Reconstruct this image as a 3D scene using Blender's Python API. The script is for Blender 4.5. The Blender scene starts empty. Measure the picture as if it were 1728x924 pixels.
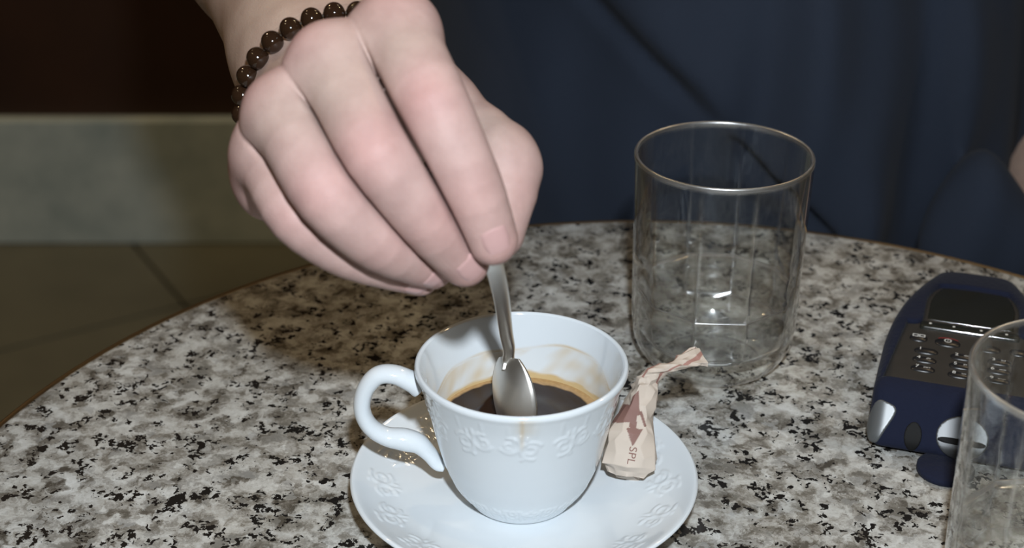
import bpy, math, random
import numpy as np
from mathutils import Vector
from mathutils.bvhtree import BVHTree

# ------------------------------------------------------------------ camera, light
SC = bpy.context.scene
COL = SC.collection
FPX, PITCH, TZ, CH = 2600.0, math.radians(26.9), 0.74, 0.34     # focal length (px of 1728), pitch, table height, camera above table
SP, CP = math.sin(PITCH), math.cos(PITCH)
CAM = np.array([0.0, 0.0, TZ + CH])

cd = bpy.data.cameras.new('camera')
cd.sensor_width = 36.0
cd.lens = FPX / 1728 * 36
cd.clip_start = 0.01
cd.dof.use_dof = True
cd.dof.focus_distance = 0.575
cd.dof.aperture_fstop = 11.0
cam = bpy.data.objects.new('camera', cd)
cam.location = CAM
cam.rotation_euler = (math.pi / 2 - PITCH, 0, 0)
COL.objects.link(cam)
SC.camera = cam

w = bpy.data.worlds.new('world')
SC.world = w
w.use_nodes = True
w.node_tree.nodes['Background'].inputs[0].default_value = (1.0, 0.74, 0.42, 1)
w.node_tree.nodes['Background'].inputs[1].default_value = 0.034


def point_light(name, loc, power, color, radius):
    l = bpy.data.lights.new(name, 'POINT')
    l.energy = power
    l.color = color
    l.shadow_soft_size = radius
    o = bpy.data.objects.new(name, l)
    o.location = loc
    COL.objects.link(o)
    return o


# the camera's own flash, a little above and to the right of the lens
flash = point_light('camera_flash_offscreen', CAM + np.array([0.024, -0.01, 0.0]) + 0.108 * np.array([0, SP, CP]), 16.5, (0.90, 0.97, 1.04), 0.013)
# the cafe's warm halogen ceiling lamps
for x, y, p in [(-1.3, 1.5, 26.0), (0.95, 1.9, 14.0), (1.7, 1.2, 18.0), (-1.6, 0.3, 12.0)]:
    point_light('ceiling_halogen_offscreen', (x, y, 2.65), p, (1.0, 0.74, 0.44), 0.035)

SC.view_settings.view_transform = 'Standard'
SC.view_settings.look = 'None'
SC.view_settings.exposure = 0.13
SC.view_settings.gamma = 1.0
SC.view_settings.use_curve_mapping = False
cy = SC.cycles
cy.use_denoising = True
cy.max_bounces = 16
cy.transmission_bounces = 16
cy.glossy_bounces = 8
cy.transparent_max_bounces = 16
cy.caustics_reflective = True
cy.caustics_refractive = True
cy.blur_glossy = 0.3
cy.sample_clamp_indirect = 6.0


# ------------------------------------------------------------------ helpers
def P(px, py, d):
    """photo pixel + depth along the lens axis -> world point"""
    u, v = (px - 864) / FPX, (py - 462) / FPX
    return CAM + d * (np.array([0, CP, -SP]) + u * np.array([1.0, 0, 0]) - v * np.array([0, SP, CP]))


def PZ(px, py, z):
    """photo pixel on the horizontal plane z above the table top"""
    v = (py - 462) / FPX
    return P(px, py, (CH - z) / (SP + v * CP))


def PY(px, py, y):
    """photo pixel on the upright plane at distance y"""
    v = (py - 462) / FPX
    return P(px, py, y / (CP - v * SP))


def unit(v):
    v = np.asarray(v, float)
    return v / np.linalg.norm(v)


def mesh_obj(name, verts, faces, mat, parent=None, smooth=True, cols=None):
    me = bpy.data.meshes.new(name)
    verts = np.asarray(verts, float)
    if isinstance(faces, np.ndarray) and faces.ndim == 2:
        n, k = faces.shape
        me.vertices.add(len(verts))
        me.vertices.foreach_set('co', verts.ravel())
        me.loops.add(n * k)
        me.loops.foreach_set('vertex_index', faces.ravel().astype(np.int32))
        me.polygons.add(n)
        me.polygons.foreach_set('loop_start', np.arange(0, n * k, k, dtype=np.int32))
        me.update(calc_edges=True)
    else:
        me.from_pydata([tuple(v) for v in verts], [], faces)
        me.update()
    me.validate()
    if smooth:
        me.polygons.foreach_set('use_smooth', np.ones(len(me.polygons), bool))
    if cols is not None:
        ca = me.color_attributes.new('Col', 'FLOAT_COLOR', 'POINT')
        c4 = np.ones((len(verts), 4), np.float32)
        c4[:, :3] = cols
        ca.data.foreach_set('color', c4.ravel())
    if mat is not None:
        me.materials.append(mat)
    o = bpy.data.objects.new(name, me)
    COL.objects.link(o)
    if parent is not None:
        o.parent = parent
    return o


def empty(name, loc=(0, 0, 0)):
    o = bpy.data.objects.new(name, None)
    o.empty_display_size = 0.05
    o.location = loc
    COL.objects.link(o)
    return o


def tag(o, label, cat, group=None):
    o['label'] = label
    o['category'] = cat
    if group:
        o['group'] = group
    return o


def lathe(prof, seg=96, closed=False):
    prof = np.asarray(prof, float)
    n = len(prof)
    th = np.linspace(0, 2 * math.pi, seg, endpoint=False)
    V = np.stack([prof[:, 0][:, None] * np.cos(th), prof[:, 0][:, None] * np.sin(th), np.repeat(prof[:, 1][:, None], seg, 1)], -1).reshape(-1, 3)
    i = np.arange(n - 1)[:, None]
    j = np.arange(seg)[None, :]
    a = i * seg + j
    b = i * seg + (j + 1) % seg
    F = np.stack([a, b, b + seg, a + seg], -1).reshape(-1, 4)
    return V, F


def spline(pts, n):
    """Catmull-Rom through pts (any width), n samples"""
    pts = np.asarray(pts, float)
    q = np.vstack([2 * pts[0] - pts[1], pts, 2 * pts[-1] - pts[-2]])
    t = np.linspace(0, len(pts) - 1 - 1e-9, n)
    k = t.astype(int)
    f = (t - k)[:, None]
    p0, p1, p2, p3 = q[k], q[k + 1], q[k + 2], q[k + 3]
    return 0.5 * (2 * p1 + (p2 - p0) * f + (2 * p0 - 5 * p1 + 4 * p2 - p3) * f ** 2 + (3 * p1 - p0 - 3 * p2 + p3) * f ** 3)


def sweep(path, ra, rb, side, seg=20, caps=True):
    """tube along path; ra = half size along `side`, rb across it"""
    path = np.asarray(path, float)
    n = len(path)
    ra = np.broadcast_to(ra, n)
    rb = np.broadcast_to(rb, n)
    T = np.gradient(path, axis=0)
    T /= np.linalg.norm(T, axis=1)[:, None]
    S = np.broadcast_to(np.asarray(side, float), (n, 3))
    S = S - (S * T).sum(1)[:, None] * T
    S /= np.linalg.norm(S, axis=1)[:, None]
    N = np.cross(T, S)
    th = np.linspace(0, 2 * math.pi, seg, endpoint=False)
    V = path[:, None] + (ra[:, None] * np.cos(th))[..., None] * S[:, None] + (rb[:, None] * np.sin(th))[..., None] * N[:, None]
    V = V.reshape(-1, 3)
    i = np.arange(n - 1)[:, None]
    j = np.arange(seg)[None, :]
    a = i * seg + j
    b = i * seg + (j + 1) % seg
    F = [tuple(x) for x in np.stack([a, b, b + seg, a + seg], -1).reshape(-1, 4).tolist()]
    if caps:
        F.append(tuple(range(seg - 1, -1, -1)))
        F.append(tuple(range((n - 1) * seg, n * seg)))
    return V, F


def box(name, lo, hi, mat, parent=None, bevel=0.0):
    lo, hi = np.array(lo, float), np.array(hi, float)
    c = [(x, y, z) for z in (lo[2], hi[2]) for y in (lo[1], hi[1]) for x in (lo[0], hi[0])]
    f = [(0, 2, 3, 1), (4, 5, 7, 6), (0, 1, 5, 4), (2, 6, 7, 3), (0, 4, 6, 2), (1, 3, 7, 5)]
    o = mesh_obj(name, c, f, mat, parent, smooth=False)
    if bevel:
        m = o.modifiers.new('bevel', 'BEVEL')
        m.width = bevel
        m.segments = 3
    return o


def sdf_mesh(fn, lo, hi, h):
    """surface nets over a sparse block grid; fn takes (N,3) points"""
    B = 8
    lo = np.asarray(lo, float)
    nb = np.ceil((np.asarray(hi, float) - lo) / (h * B)).astype(int)
    n = nb * B
    bi = np.stack(np.meshgrid(*[np.arange(k) for k in nb], indexing='ij'), -1).reshape(-1, 3)
    cd_ = fn(lo + h * (bi * B + (B - 1) / 2))
    vals = np.sign(cd_).astype(np.float32).reshape(nb)
    vals = vals.repeat(B, 0).repeat(B, 1).repeat(B, 2) * np.float32(h * B)
    act = bi[np.abs(cd_) < h * B * 1.15]
    off = np.stack(np.meshgrid(*[np.arange(B)] * 3, indexing='ij'), -1).reshape(-1, 3)
    for s in range(0, len(act), 400):
        g = (act[s:s + 400, None] * B + off[None]).reshape(-1, 3)
        vals[g[:, 0], g[:, 1], g[:, 2]] = fn(lo + h * g)
    s = vals < 0
    cnt = np.zeros(n - 1, np.int8)
    for dx in (0, 1):
        for dy in (0, 1):
            for dz in (0, 1):
                cnt += s[dx:n[0] - 1 + dx, dy:n[1] - 1 + dy, dz:n[2] - 1 + dz]
    idx = np.argwhere((cnt > 0) & (cnt < 8))
    acc = np.zeros((len(idx), 3))
    num = np.zeros(len(idx))
    for ax in range(3):
        o1, o2 = [k for k in range(3) if k != ax]
        for e1 in (0, 1):
            for e2 in (0, 1):
                a = np.zeros(3, int)
                a[o1], a[o2] = e1, e2
                b = a.copy()
                b[ax] = 1
                pa, pb = idx + a, idx + b
                va = vals[pa[:, 0], pa[:, 1], pa[:, 2]]
                vb = vals[pb[:, 0], pb[:, 1], pb[:, 2]]
                m = (va < 0) != (vb < 0)
                t = np.where(m, va / np.where(m, va - vb, 1), 0)
                acc += np.where(m[:, None], a + t[:, None] * (b - a), 0)
                num += m
    V = lo + h * (idx + acc / num[:, None])
    ids = np.full(n - 1, -1, np.int32)
    ids[idx[:, 0], idx[:, 1], idx[:, 2]] = np.arange(len(idx))
    F = []
    for ax in range(3):
        o1, o2 = (ax + 1) % 3, (ax + 2) % 3
        sl0 = [slice(None)] * 3
        sl1 = [slice(None)] * 3
        sl0[ax], sl1[ax] = slice(0, -1), slice(1, None)
        e = np.argwhere(s[tuple(sl0)] != s[tuple(sl1)])
        e = e[(e[:, o1] > 0) & (e[:, o2] > 0) & (e[:, o1] < n[o1] - 1) & (e[:, o2] < n[o2] - 1)]
        inside = s[e[:, 0], e[:, 1], e[:, 2]]
        d1 = np.eye(3, dtype=int)[o1]
        d2 = np.eye(3, dtype=int)[o2]
        q = np.stack([ids[tuple((e - d1 - d2).T)], ids[tuple((e - d2).T)], ids[tuple(e.T)], ids[tuple((e - d1).T)]], -1)
        q[~inside] = q[~inside][:, ::-1]
        F.append(q[(q >= 0).all(1)])
    return V, np.vstack(F)


def cap(p, a, b, r1, r2):
    a, b = np.asarray(a, float), np.asarray(b, float)
    ab = b - a
    t = np.clip(((p - a) @ ab) / (ab @ ab), 0, 1)
    return np.linalg.norm(p - a - t[:, None] * ab, axis=1) - (r1 + (r2 - r1) * t)


def ell(p, c, r, M=None):
    q = p - np.asarray(c, float)
    if M is not None:
        q = q @ np.asarray(M, float).T
    r = np.asarray(r, float)
    k0 = np.linalg.norm(q / r, axis=1)
    k1 = np.linalg.norm(q / r ** 2, axis=1)
    return k0 * (k0 - 1) / np.maximum(k1, 1e-9)


def smin(a, b, k):
    h = np.maximum(k - np.abs(a - b), 0) / k
    return np.minimum(a, b) - h * h * k * 0.25


def smax(a, b, k):
    return -smin(-a, -b, k)


# ------------------------------------------------------------------ materials
def mat(name, color=(0.8, 0.8, 0.8), rough=0.5, metal=0.0, **kw):
    m = bpy.data.materials.new(name)
    m.use_nodes = True
    b = m.node_tree.nodes['Principled BSDF']
    b.inputs['Base Color'].default_value = (*color, 1)
    b.inputs['Roughness'].default_value = rough
    b.inputs['Metallic'].default_value = metal
    for k, v in kw.items():
        b.inputs[k.replace('_', ' ')].default_value = v
    return m


class NT:
    def __init__(s, m):
        s.t = m.node_tree
        s.b = s.t.nodes['Principled BSDF']

    def n(s, typ, **kw):
        o = s.t.nodes.new(typ)
        for k, v in kw.items():
            if hasattr(o, k):
                setattr(o, k, v)
            else:
                o.inputs[k.replace('_', ' ')].default_value = v
        return o

    def l(s, a, b):
        s.t.links.new(a, b)

    def ramp(s, fac, stops, interp='LINEAR'):
        r = s.t.nodes.new('ShaderNodeValToRGB')
        r.color_ramp.interpolation = interp
        while len(r.color_ramp.elements) < len(stops):
            r.color_ramp.elements.new(0.5)
        for e, (p, c) in zip(r.color_ramp.elements, stops):
            e.position = p
            e.color = (*c, 1) if len(c) == 3 else c
        s.l(fac, r.inputs[0])
        return r.outputs[0]

    def coord(s, which='Object'):
        return s.t.nodes.new('ShaderNodeTexCoord').outputs[which]

    def noise(s, vec, scale, detail=4, rough=0.55, dist=0.0):
        o = s.n('ShaderNodeTexNoise', Scale=scale, Detail=detail, Roughness=rough, Distortion=dist)
        s.l(vec, o.inputs['Vector'])
        return o

    def mix(s, fac, a, b, mode='MIX'):
        o = s.t.nodes.new('ShaderNodeMix')
        o.data_type = 'RGBA'
        o.blend_type = mode
        for x, k in ((fac, 0), (a, 6), (b, 7)):
            if hasattr(x, 'is_linked'):
                s.l(x, o.inputs[k])
            elif k == 0:
                o.inputs[0].default_value = x
            else:
                o.inputs[k].default_value = (*x, 1)
        return o.outputs[2]

    def bump(s, height, strength=0.2, dist=0.001):
        o = s.n('ShaderNodeBump', Strength=strength, Distance=dist)
        s.l(height, o.inputs['Height'])
        s.l(o.outputs[0], s.b.inputs['Normal'])


def m_granite():
    m = mat('granite', rough=0.16)
    t = NT(m)
    c = t.coord()
    warp = t.noise(c, 130, 4, 0.65)
    va = t.n('ShaderNodeVectorMath', operation='MULTIPLY_ADD')
    t.l(warp.outputs['Color'], va.inputs[0])
    va.inputs[1].default_value = (0.013, 0.013, 0.013)
    t.l(c, va.inputs[2])
    cw = va.outputs[0]
    v1 = t.n('ShaderNodeTexVoronoi', Scale=175.0)
    t.l(cw, v1.inputs['Vector'])
    sep = t.n('ShaderNodeSeparateColor')
    t.l(v1.outputs['Color'], sep.inputs[0])
    base = t.ramp(sep.outputs[0], [(0.0, (0.10, 0.09, 0.075)), (0.08, (0.20, 0.185, 0.16)), (0.24, (0.34, 0.325, 0.29)),
                                   (0.46, (0.52, 0.52, 0.495)), (0.72, (0.65, 0.665, 0.65))], 'CONSTANT')
    big = t.noise(c, 26, 3, 0.6)
    bigf = t.ramp(big.outputs[0], [(0.40, (0, 0, 0)), (0.62, (1, 1, 1))])
    base = t.mix(bigf, base, t.mix(1.0, base, (0.62, 0.59, 0.54), 'MULTIPLY'))
    fine = t.noise(c, 500, 3)
    soft = t.noise(cw, 95, 5, 0.7)
    soft = t.ramp(soft.outputs[0], [(0.39, (0.075, 0.066, 0.052)), (0.465, (0.24, 0.225, 0.195)), (0.53, (0.52, 0.515, 0.48)), (0.64, (0.72, 0.735, 0.715))])
    base = t.mix(0.60, base, soft)
    base = t.mix(0.30, base, t.mix(1.0, base, fine.outputs[0], 'MULTIPLY'))
    # black mica flecks, clustered
    v2 = t.n('ShaderNodeTexVoronoi', Scale=430.0)
    t.l(cw, v2.inputs['Vector'])
    s2 = t.n('ShaderNodeSeparateColor')
    t.l(v2.outputs['Color'], s2.inputs[0])
    cl = t.noise(c, 85, 3)
    ma = t.n('ShaderNodeMath', operation='MULTIPLY_ADD')
    t.l(cl.outputs[0], ma.inputs[0])
    ma.inputs[1].default_value = 1.12
    mb = t.n('ShaderNodeMath', operation='MULTIPLY')
    t.l(s2.outputs[1], mb.inputs[0])
    mb.inputs[1].default_value = 0.45
    t.l(mb.outputs[0], ma.inputs[2])
    fl = t.ramp(ma.outputs[0], [(0.0, (0, 0, 0)), (0.965, (0, 0, 0)), (0.975, (1, 1, 1))])
    base = t.mix(fl, base, (0.012, 0.011, 0.010))
    t.l(base, t.b.inputs['Base Color'])
    return m


def m_skin():
    m = mat('skin', rough=0.58, Subsurface_Weight=0.08, Subsurface_Scale=0.004)
    t = NT(m)
    t.b.inputs['Subsurface Radius'].default_value = (1.0, 0.35, 0.2)
    t.b.inputs['Specular IOR Level'].default_value = 0.28
    a = t.n('ShaderNodeAttribute', attribute_name='Col')
    c = t.coord()
    n1 = t.noise(c, 90, 4)
    n2 = t.noise(c, 1400, 2)
    v = t.ramp(n1.outputs[0], [(0.3, (0.86, 0.82, 0.82)), (0.7, (1.06, 1.06, 1.06))])
    t.l(t.mix(1.0, a.outputs['Color'], v, 'MULTIPLY'), t.b.inputs['Base Color'])
    t.bump(n2.outputs[0], 0.22, 0.0006)
    return m


def m_attr(name, rough, **kw):
    m = mat(name, rough=rough, **kw)
    t = NT(m)
    t.l(t.n('ShaderNodeAttribute', attribute_name='Col').outputs['Color'], t.b.inputs['Base Color'])
    return m


def m_fabric(name, col, col2, scale=900.0):
    m = mat(name, rough=0.9, Sheen_Weight=0.03)
    t = NT(m)
    t.b.inputs['Specular IOR Level'].default_value = 0.15
    c = t.coord()
    n1 = t.noise(c, 14, 4)
    t.l(t.mix(n1.outputs[0], col, col2), t.b.inputs['Base Color'])
    wv = t.noise(c, scale, 2)
    t.bump(wv.outputs[0], 0.4, 0.0012)
    return m


def m_mottle(name, c1, c2, scale, rough=0.5, detail=5):
    m = mat(name, rough=rough)
    t = NT(m)
    c = t.coord()
    n1 = t.noise(c, scale, detail, 0.6)
    t.l(t.ramp(n1.outputs[0], [(0.32, c1), (0.68, c2)]), t.b.inputs['Base Color'])
    t.bump(n1.outputs[0], 0.08, 0.002)
    return m


M_GRANITE = m_granite()
M_SKIN = m_skin()
M_NAIL = mat('nail', (0.43, 0.265, 0.25), 0.3)
M_PORC = m_attr('porcelain', 0.10, Coat_Weight=0.3, Coat_Roughness=0.03)
M_SHIRT = m_fabric('navy_cotton', (0.88, 0.88, 0.88), (1.1, 1.1, 1.1))
t = NT(M_SHIRT)
lk = t.b.inputs['Base Color'].links[0].from_socket
t.l(t.mix(1.0, t.n('ShaderNodeAttribute', attribute_name='Col').outputs['Color'], lk, 'MULTIPLY'), t.b.inputs['Base Color'])
M_TROUSER = m_fabric('dark_trousers', (0.02, 0.018, 0.018), (0.03, 0.027, 0.026))
M_SHOE = m_mottle('shoe_leather', (0.02, 0.014, 0.01), (0.03, 0.02, 0.015), 60, 0.35)
M_WOOD = m_mottle('dark_brown_panel', (0.030, 0.010, 0.004), (0.046, 0.016, 0.006), 5, 0.6)
M_STONE = m_mottle('grey_stone', (0.40, 0.49, 0.50), (0.64, 0.73, 0.72), 9, 0.5)
M_TILE = m_mottle('brown_floor_tile', (0.122, 0.121, 0.090), (0.172, 0.170, 0.125), 3.5, 0.45)
M_GROUT = m_mottle('grout', (0.055, 0.050, 0.036), (0.075, 0.068, 0.048), 30, 0.9)
M_METAL = m_mottle('brushed_metal', (0.25, 0.24, 0.22), (0.34, 0.33, 0.31), 40, 0.35)
NT(M_METAL).b.inputs['Metallic'].default_value = 0.9
M_STEEL = mat('spoon_steel', (0.74, 0.72, 0.68), 0.36, 1.0)


def m_clear(name, ior, tint, lo, hi, base_fac):
    """clear solid: see-through where it faces you, bending light towards its edges and in thick or chosen patches
    (attribute red), mirror-like at grazing angles; green = extra soft gloss, added for bright glint lines"""
    m = bpy.data.materials.new(name)
    m.use_nodes = True
    nt = m.node_tree
    nt.nodes.remove(nt.nodes['Principled BSDF'])
    out = nt.nodes['Material Output']
    N_ = lambda k: nt.nodes.new(k)
    L_ = nt.links.new

    def math_(op, a, b=None):
        o = N_('ShaderNodeMath')
        o.operation = op
        for i_, x in enumerate((a, b)):
            if x is None:
                continue
            if hasattr(x, 'is_linked'):
                L_(x, o.inputs[i_])
            else:
                o.inputs[i_].default_value = x
        return o.outputs[0]
    at = N_('ShaderNodeAttribute')
    at.attribute_name = 'Col'
    sc3 = N_('ShaderNodeSeparateColor')
    L_(at.outputs['Color'], sc3.inputs[0])
    lw = N_('ShaderNodeLayerWeight')
    lw.inputs[0].default_value = 0.5
    f = lw.outputs['Facing']
    mr = N_('ShaderNodeMapRange')
    mr.interpolation_type = 'SMOOTHSTEP'
    L_(f, mr.inputs[0])
    mr.inputs[1].default_value, mr.inputs[2].default_value = lo, hi
    mr.inputs[3].default_value, mr.inputs[4].default_value = base_fac, 1.0
    fac = math_('MAXIMUM', mr.outputs[0], sc3.outputs[0])
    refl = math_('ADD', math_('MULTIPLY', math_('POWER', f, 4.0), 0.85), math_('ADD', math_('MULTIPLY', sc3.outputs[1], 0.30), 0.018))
    tr = N_('ShaderNodeBsdfTransparent')
    tr.inputs[0].default_value = (*tint, 1)
    rf = N_('ShaderNodeBsdfGlass')
    rf.inputs['Color'].default_value = (*tint, 1)
    rf.inputs['IOR'].default_value = ior
    rf.inputs['Roughness'].default_value = 0.0
    gl = N_('ShaderNodeBsdfGlossy')
    gl.inputs['Color'].default_value = (1, 1, 1, 1)
    L_(math_('ADD', math_('MULTIPLY', sc3.outputs[1], 0.30), 0.035), gl.inputs['Roughness'])
    m1, m2 = N_('ShaderNodeMixShader'), N_('ShaderNodeMixShader')
    L_(fac, m1.inputs[0])
    L_(tr.outputs[0], m1.inputs[1])
    L_(rf.outputs[0], m1.inputs[2])
    L_(refl, m2.inputs[0])
    L_(m1.outputs[0], m2.inputs[1])
    L_(gl.outputs[0], m2.inputs[2])
    L_(m2.outputs[0], out.inputs['Surface'])
    return m


M_GLASS = m_clear('clear_glass', 1.45, (0.992, 0.998, 0.995), 0.50, 0.84, 0.0)
M_WATER = m_clear('water', 1.333, (0.997, 1.0, 1.0), 0.66, 0.95, 0.0)
M_PAPER = m_attr('wrapper_paper', 0.7)
M_PRINT = mat('wrapper_lettering', (0.20, 0.10, 0.08), 0.7)
M_BEAD = mat('smoky_bead', (0.019, 0.009, 0.0045), 0.07, 0.0, IOR=1.6)
M_CORD = mat('bracelet_cord', (0.03, 0.02, 0.012), 0.8)
M_CASE = m_fabric('navy_leather', (0.0075, 0.0100, 0.024), (0.010, 0.013, 0.029), 500.0)
M_PLATE = m_mottle('phone_face', (0.020, 0.020, 0.019), (0.025, 0.024, 0.023), 80, 0.5)
M_SCREEN = mat('phone_screen', (0.018, 0.018, 0.014), 0.08)
M_KEY = mat('phone_key', (0.013, 0.013, 0.014), 0.3)
M_WHITE = mat('key_print', (0.75, 0.75, 0.72), 0.6)
M_RED = mat('power_key_red', (0.5, 0.03, 0.04), 0.5)
M_CHROME = mat('silver_plastic', (0.10, 0.106, 0.108), 0.36, 0.3)
M_BLACK = mat('black_plastic', (0.008, 0.008, 0.008), 0.6)
M_BLACK.node_tree.nodes['Principled BSDF'].inputs['Specular IOR Level'].default_value = 0.1
M_GUNMETAL = mat('gunmetal_plastic', (0.05, 0.053, 0.055), 0.38, 0.3)
M_BRASS = mat('brass_rim', (0.58, 0.46, 0.28), 0.30, 1.0)

# ------------------------------------------------------------------ the room
WY = 2.235
fl = box('floor', (-3.2, -1.6, -0.06), (3.2, WY + 0.2, -0.012), M_GROUT)
fl['kind'] = 'structure'


def clip_poly(poly, axis, lim, keep_less):
    out = []
    for i in range(len(poly)):
        a, b = poly[i], poly[(i + 1) % len(poly)]
        ia = (a[axis] <= lim) if keep_less else (a[axis] >= lim)
        ib = (b[axis] <= lim) if keep_less else (b[axis] >= lim)
        if ia:
            out.append(a)
        if ia != ib:
            t = (lim - a[axis]) / (b[axis] - a[axis])
            out.append((a[0] + t * (b[0] - a[0]), a[1] + t * (b[1] - a[1])))
    return out


TS, TA = 0.60, math.radians(30.5)
g0 = PZ(215, 400, -TZ)      # a joint in the floor seen left of the table
for i in range(-9, 10):
    for j in range(-9, 10):
        q = []
        for (a, b) in ((0.003, 0.003), (TS - 0.003, 0.003), (TS - 0.003, TS - 0.003), (0.003, TS - 0.003)):
            lx, ly = i * TS + a, j * TS + b - 0.27
            q.append((g0[0] + lx * math.cos(TA) - ly * math.sin(TA) * -1 * -1, g0[1] + lx * math.sin(TA) + ly * math.cos(TA)))
        for ax, lim, less in ((0, -3.1, False), (0, 3.1, True), (1, -1.5, False), (1, WY, True)):
            q = clip_poly(q, ax, lim, less)
            if len(q) < 3:
                break
        if len(q) < 3:
            continue
        area = 0.5 * abs(sum(q[k][0] * q[(k + 1) % len(q)][1] - q[(k + 1) % len(q)][0] * q[k][1] for k in range(len(q))))
        if area < 0.004:
            continue
        n = len(q)
        V = [(x, y, -0.012) for x, y in q] + [(x, y, 0.0) for x, y in q]
        F = [tuple(range(n, 2 * n))] + [(k, (k + 1) % n, (k + 1) % n + n, k + n) for k in range(n)]
        mesh_obj('tile', V, F, M_TILE, fl, smooth=False)

wb = box('wall_back', (-3.2, WY + 0.02, 0.0), (3.2, WY + 0.18, 2.9), M_WOOD)
wb['kind'] = 'structure'
bb = box('baseboard_back', (-3.2, WY, 0.0), (3.2, WY + 0.03, 0.212), M_STONE, bevel=0.003)
bb['kind'] = 'structure'

# ------------------------------------------------------------------ cafe table
TC = np.array([0.0656, 0.4421])
TR = 0.2915
table = empty('cafe_table', (TC[0], TC[1], 0.0))
tag(table, 'round polished grey granite cafe table with black flecks', 'table')
er = 0.0045
prof = [(0.0, TZ)] + [(r, TZ) for r in (0.05, 0.1, 0.15, 0.2, 0.25)]
prof += [(TR - er + er * math.sin(a), TZ - er + er * math.cos(a)) for a in np.linspace(0, math.pi / 2, 8)]
prof += [(TR, TZ - 0.018), (TR - 0.004, TZ - 0.024), (0.0, TZ - 0.024)]
V, F = lathe(prof, 192)
mesh_obj('table_top', V, F, M_GRANITE, table)
V, F = lathe([(TR - 0.004, TZ - 0.0032)] + [(TR - 0.0008 + 0.0026 * math.sin(a), TZ - 0.0028 + 0.0026 * math.cos(a)) for a in np.linspace(-0.9, math.pi / 2, 10)] + [(TR + 0.0018, TZ - 0.019), (TR - 0.0012, TZ - 0.020)], 192)
mesh_obj('edge_band', V, F, M_BRASS, table)
V, F = lathe([(TR - 0.012, TZ - 0.023), (TR - 0.004, TZ - 0.024), (TR - 0.004, TZ - 0.034), (TR - 0.012, TZ - 0.035)], 128)
mesh_obj('under_rim', V, F, M_BRASS, table)
V, F = lathe([(0.0, TZ - 0.03), (0.10, TZ - 0.03), (0.10, TZ - 0.034), (0.035, TZ - 0.045), (0.03, TZ - 0.06), (0.03, 0.07), (0.04, 0.045), (0.0, 0.045)], 48)
mesh_obj('pedestal', V, F, M_METAL, table)
V, F = lathe([(0.0, 0.055), (0.045, 0.05), (0.10, 0.035), (0.19, 0.018), (0.205, 0.008), (0.205, 0.0), (0.0, 0.0)], 64)
mesh_obj('base', V, F, M_METAL, table)

# ------------------------------------------------------------------ person
PX = 0.130
person = empty('person', (PX, 1.0, 0.0))
tag(person, 'person in a navy short-sleeved shirt stirring coffee with one hand', 'person')


def kid(o):                      # parts of a thing are built in world coordinates
    o.parent = person
    o.matrix_parent_inverse = person.matrix_world.inverted()
    return o


person.matrix_world = person.matrix_world
bpy.context.view_layer.update()

MM = 0.001
RT, UP, FW = np.array([1.0, 0, 0]), np.array([0, SP, CP]), np.array([0, CP, -SP])
WR = P(574, 160, 0.556)                                       # wrist
AX = unit(0.68 * (-0.38 * RT + 0.925 * UP) + 0.73 * FW)        # wrist -> elbow
EL = WR + 0.265 * AX
TL = np.array([0, 0, TZ])
SHR = np.array([PX - 0.195, 1.0, TZ + 0.33])
SHL = np.array([PX + 0.195, 1.0, TZ + 0.33])
FING = {
    # name: [(px, py, depth, radius mm) MCP, mid proximal, PIP, mid middle, DIP, tip]
    'index': [(668, 58, 0.474, 12.8), (698, 112, 0.462, 11.4), (730, 172, 0.4525, 10.6), (766, 250, 0.4530, 10.0), (800, 325, 0.4565, 9.3), (831, 404, 0.463, 7.8)],
    'middle': [(560, 112, 0.471, 12.6), (596, 184, 0.458, 11.2), (634, 256, 0.4500, 10.5), (682, 322, 0.4545, 9.9), (728, 380, 0.4615, 9.2), (784, 442, 0.4735, 7.7)],
    'ring': [(482, 192, 0.472, 11.9), (512, 258, 0.460, 10.8), (550, 325, 0.4535, 10.1), (604, 380, 0.459, 9.6), (656, 417, 0.467, 8.9), (728, 449, 0.482, 7.3)],
    'pinky': [(455, 256, 0.482, 10.8), (470, 308, 0.472, 9.6), (498, 362, 0.466, 8.8), (548, 403, 0.470, 8.4), (606, 434, 0.476, 7.8), (708, 464, 0.487, 6.6)],
}
THUMB = [(652, 140, 0.545, 14.0), (738, 190, 0.512, 12.6), (848, 276, 0.489, 11.2), (838, 392, 0.480, 8.8)]


def fpts(L):
    return [(P(a, b, c), r * MM) for a, b, c, r in L]


FP = {k: fpts(v) for k, v in FING.items()}
TP = fpts(THUMB)


def d_finger(p, q, bulge=True):
    d = None
    c4 = spline([np.r_[a, r] for a, r in q], 13 if bulge else 8)
    for u, v in zip(c4[:-1], c4[1:]):
        a, ra, b, rb = u[:3], u[3], v[:3], v[3]
        x = cap(p, a, b, ra, rb)
        d = x if d is None else np.minimum(d, x)
    return d


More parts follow.
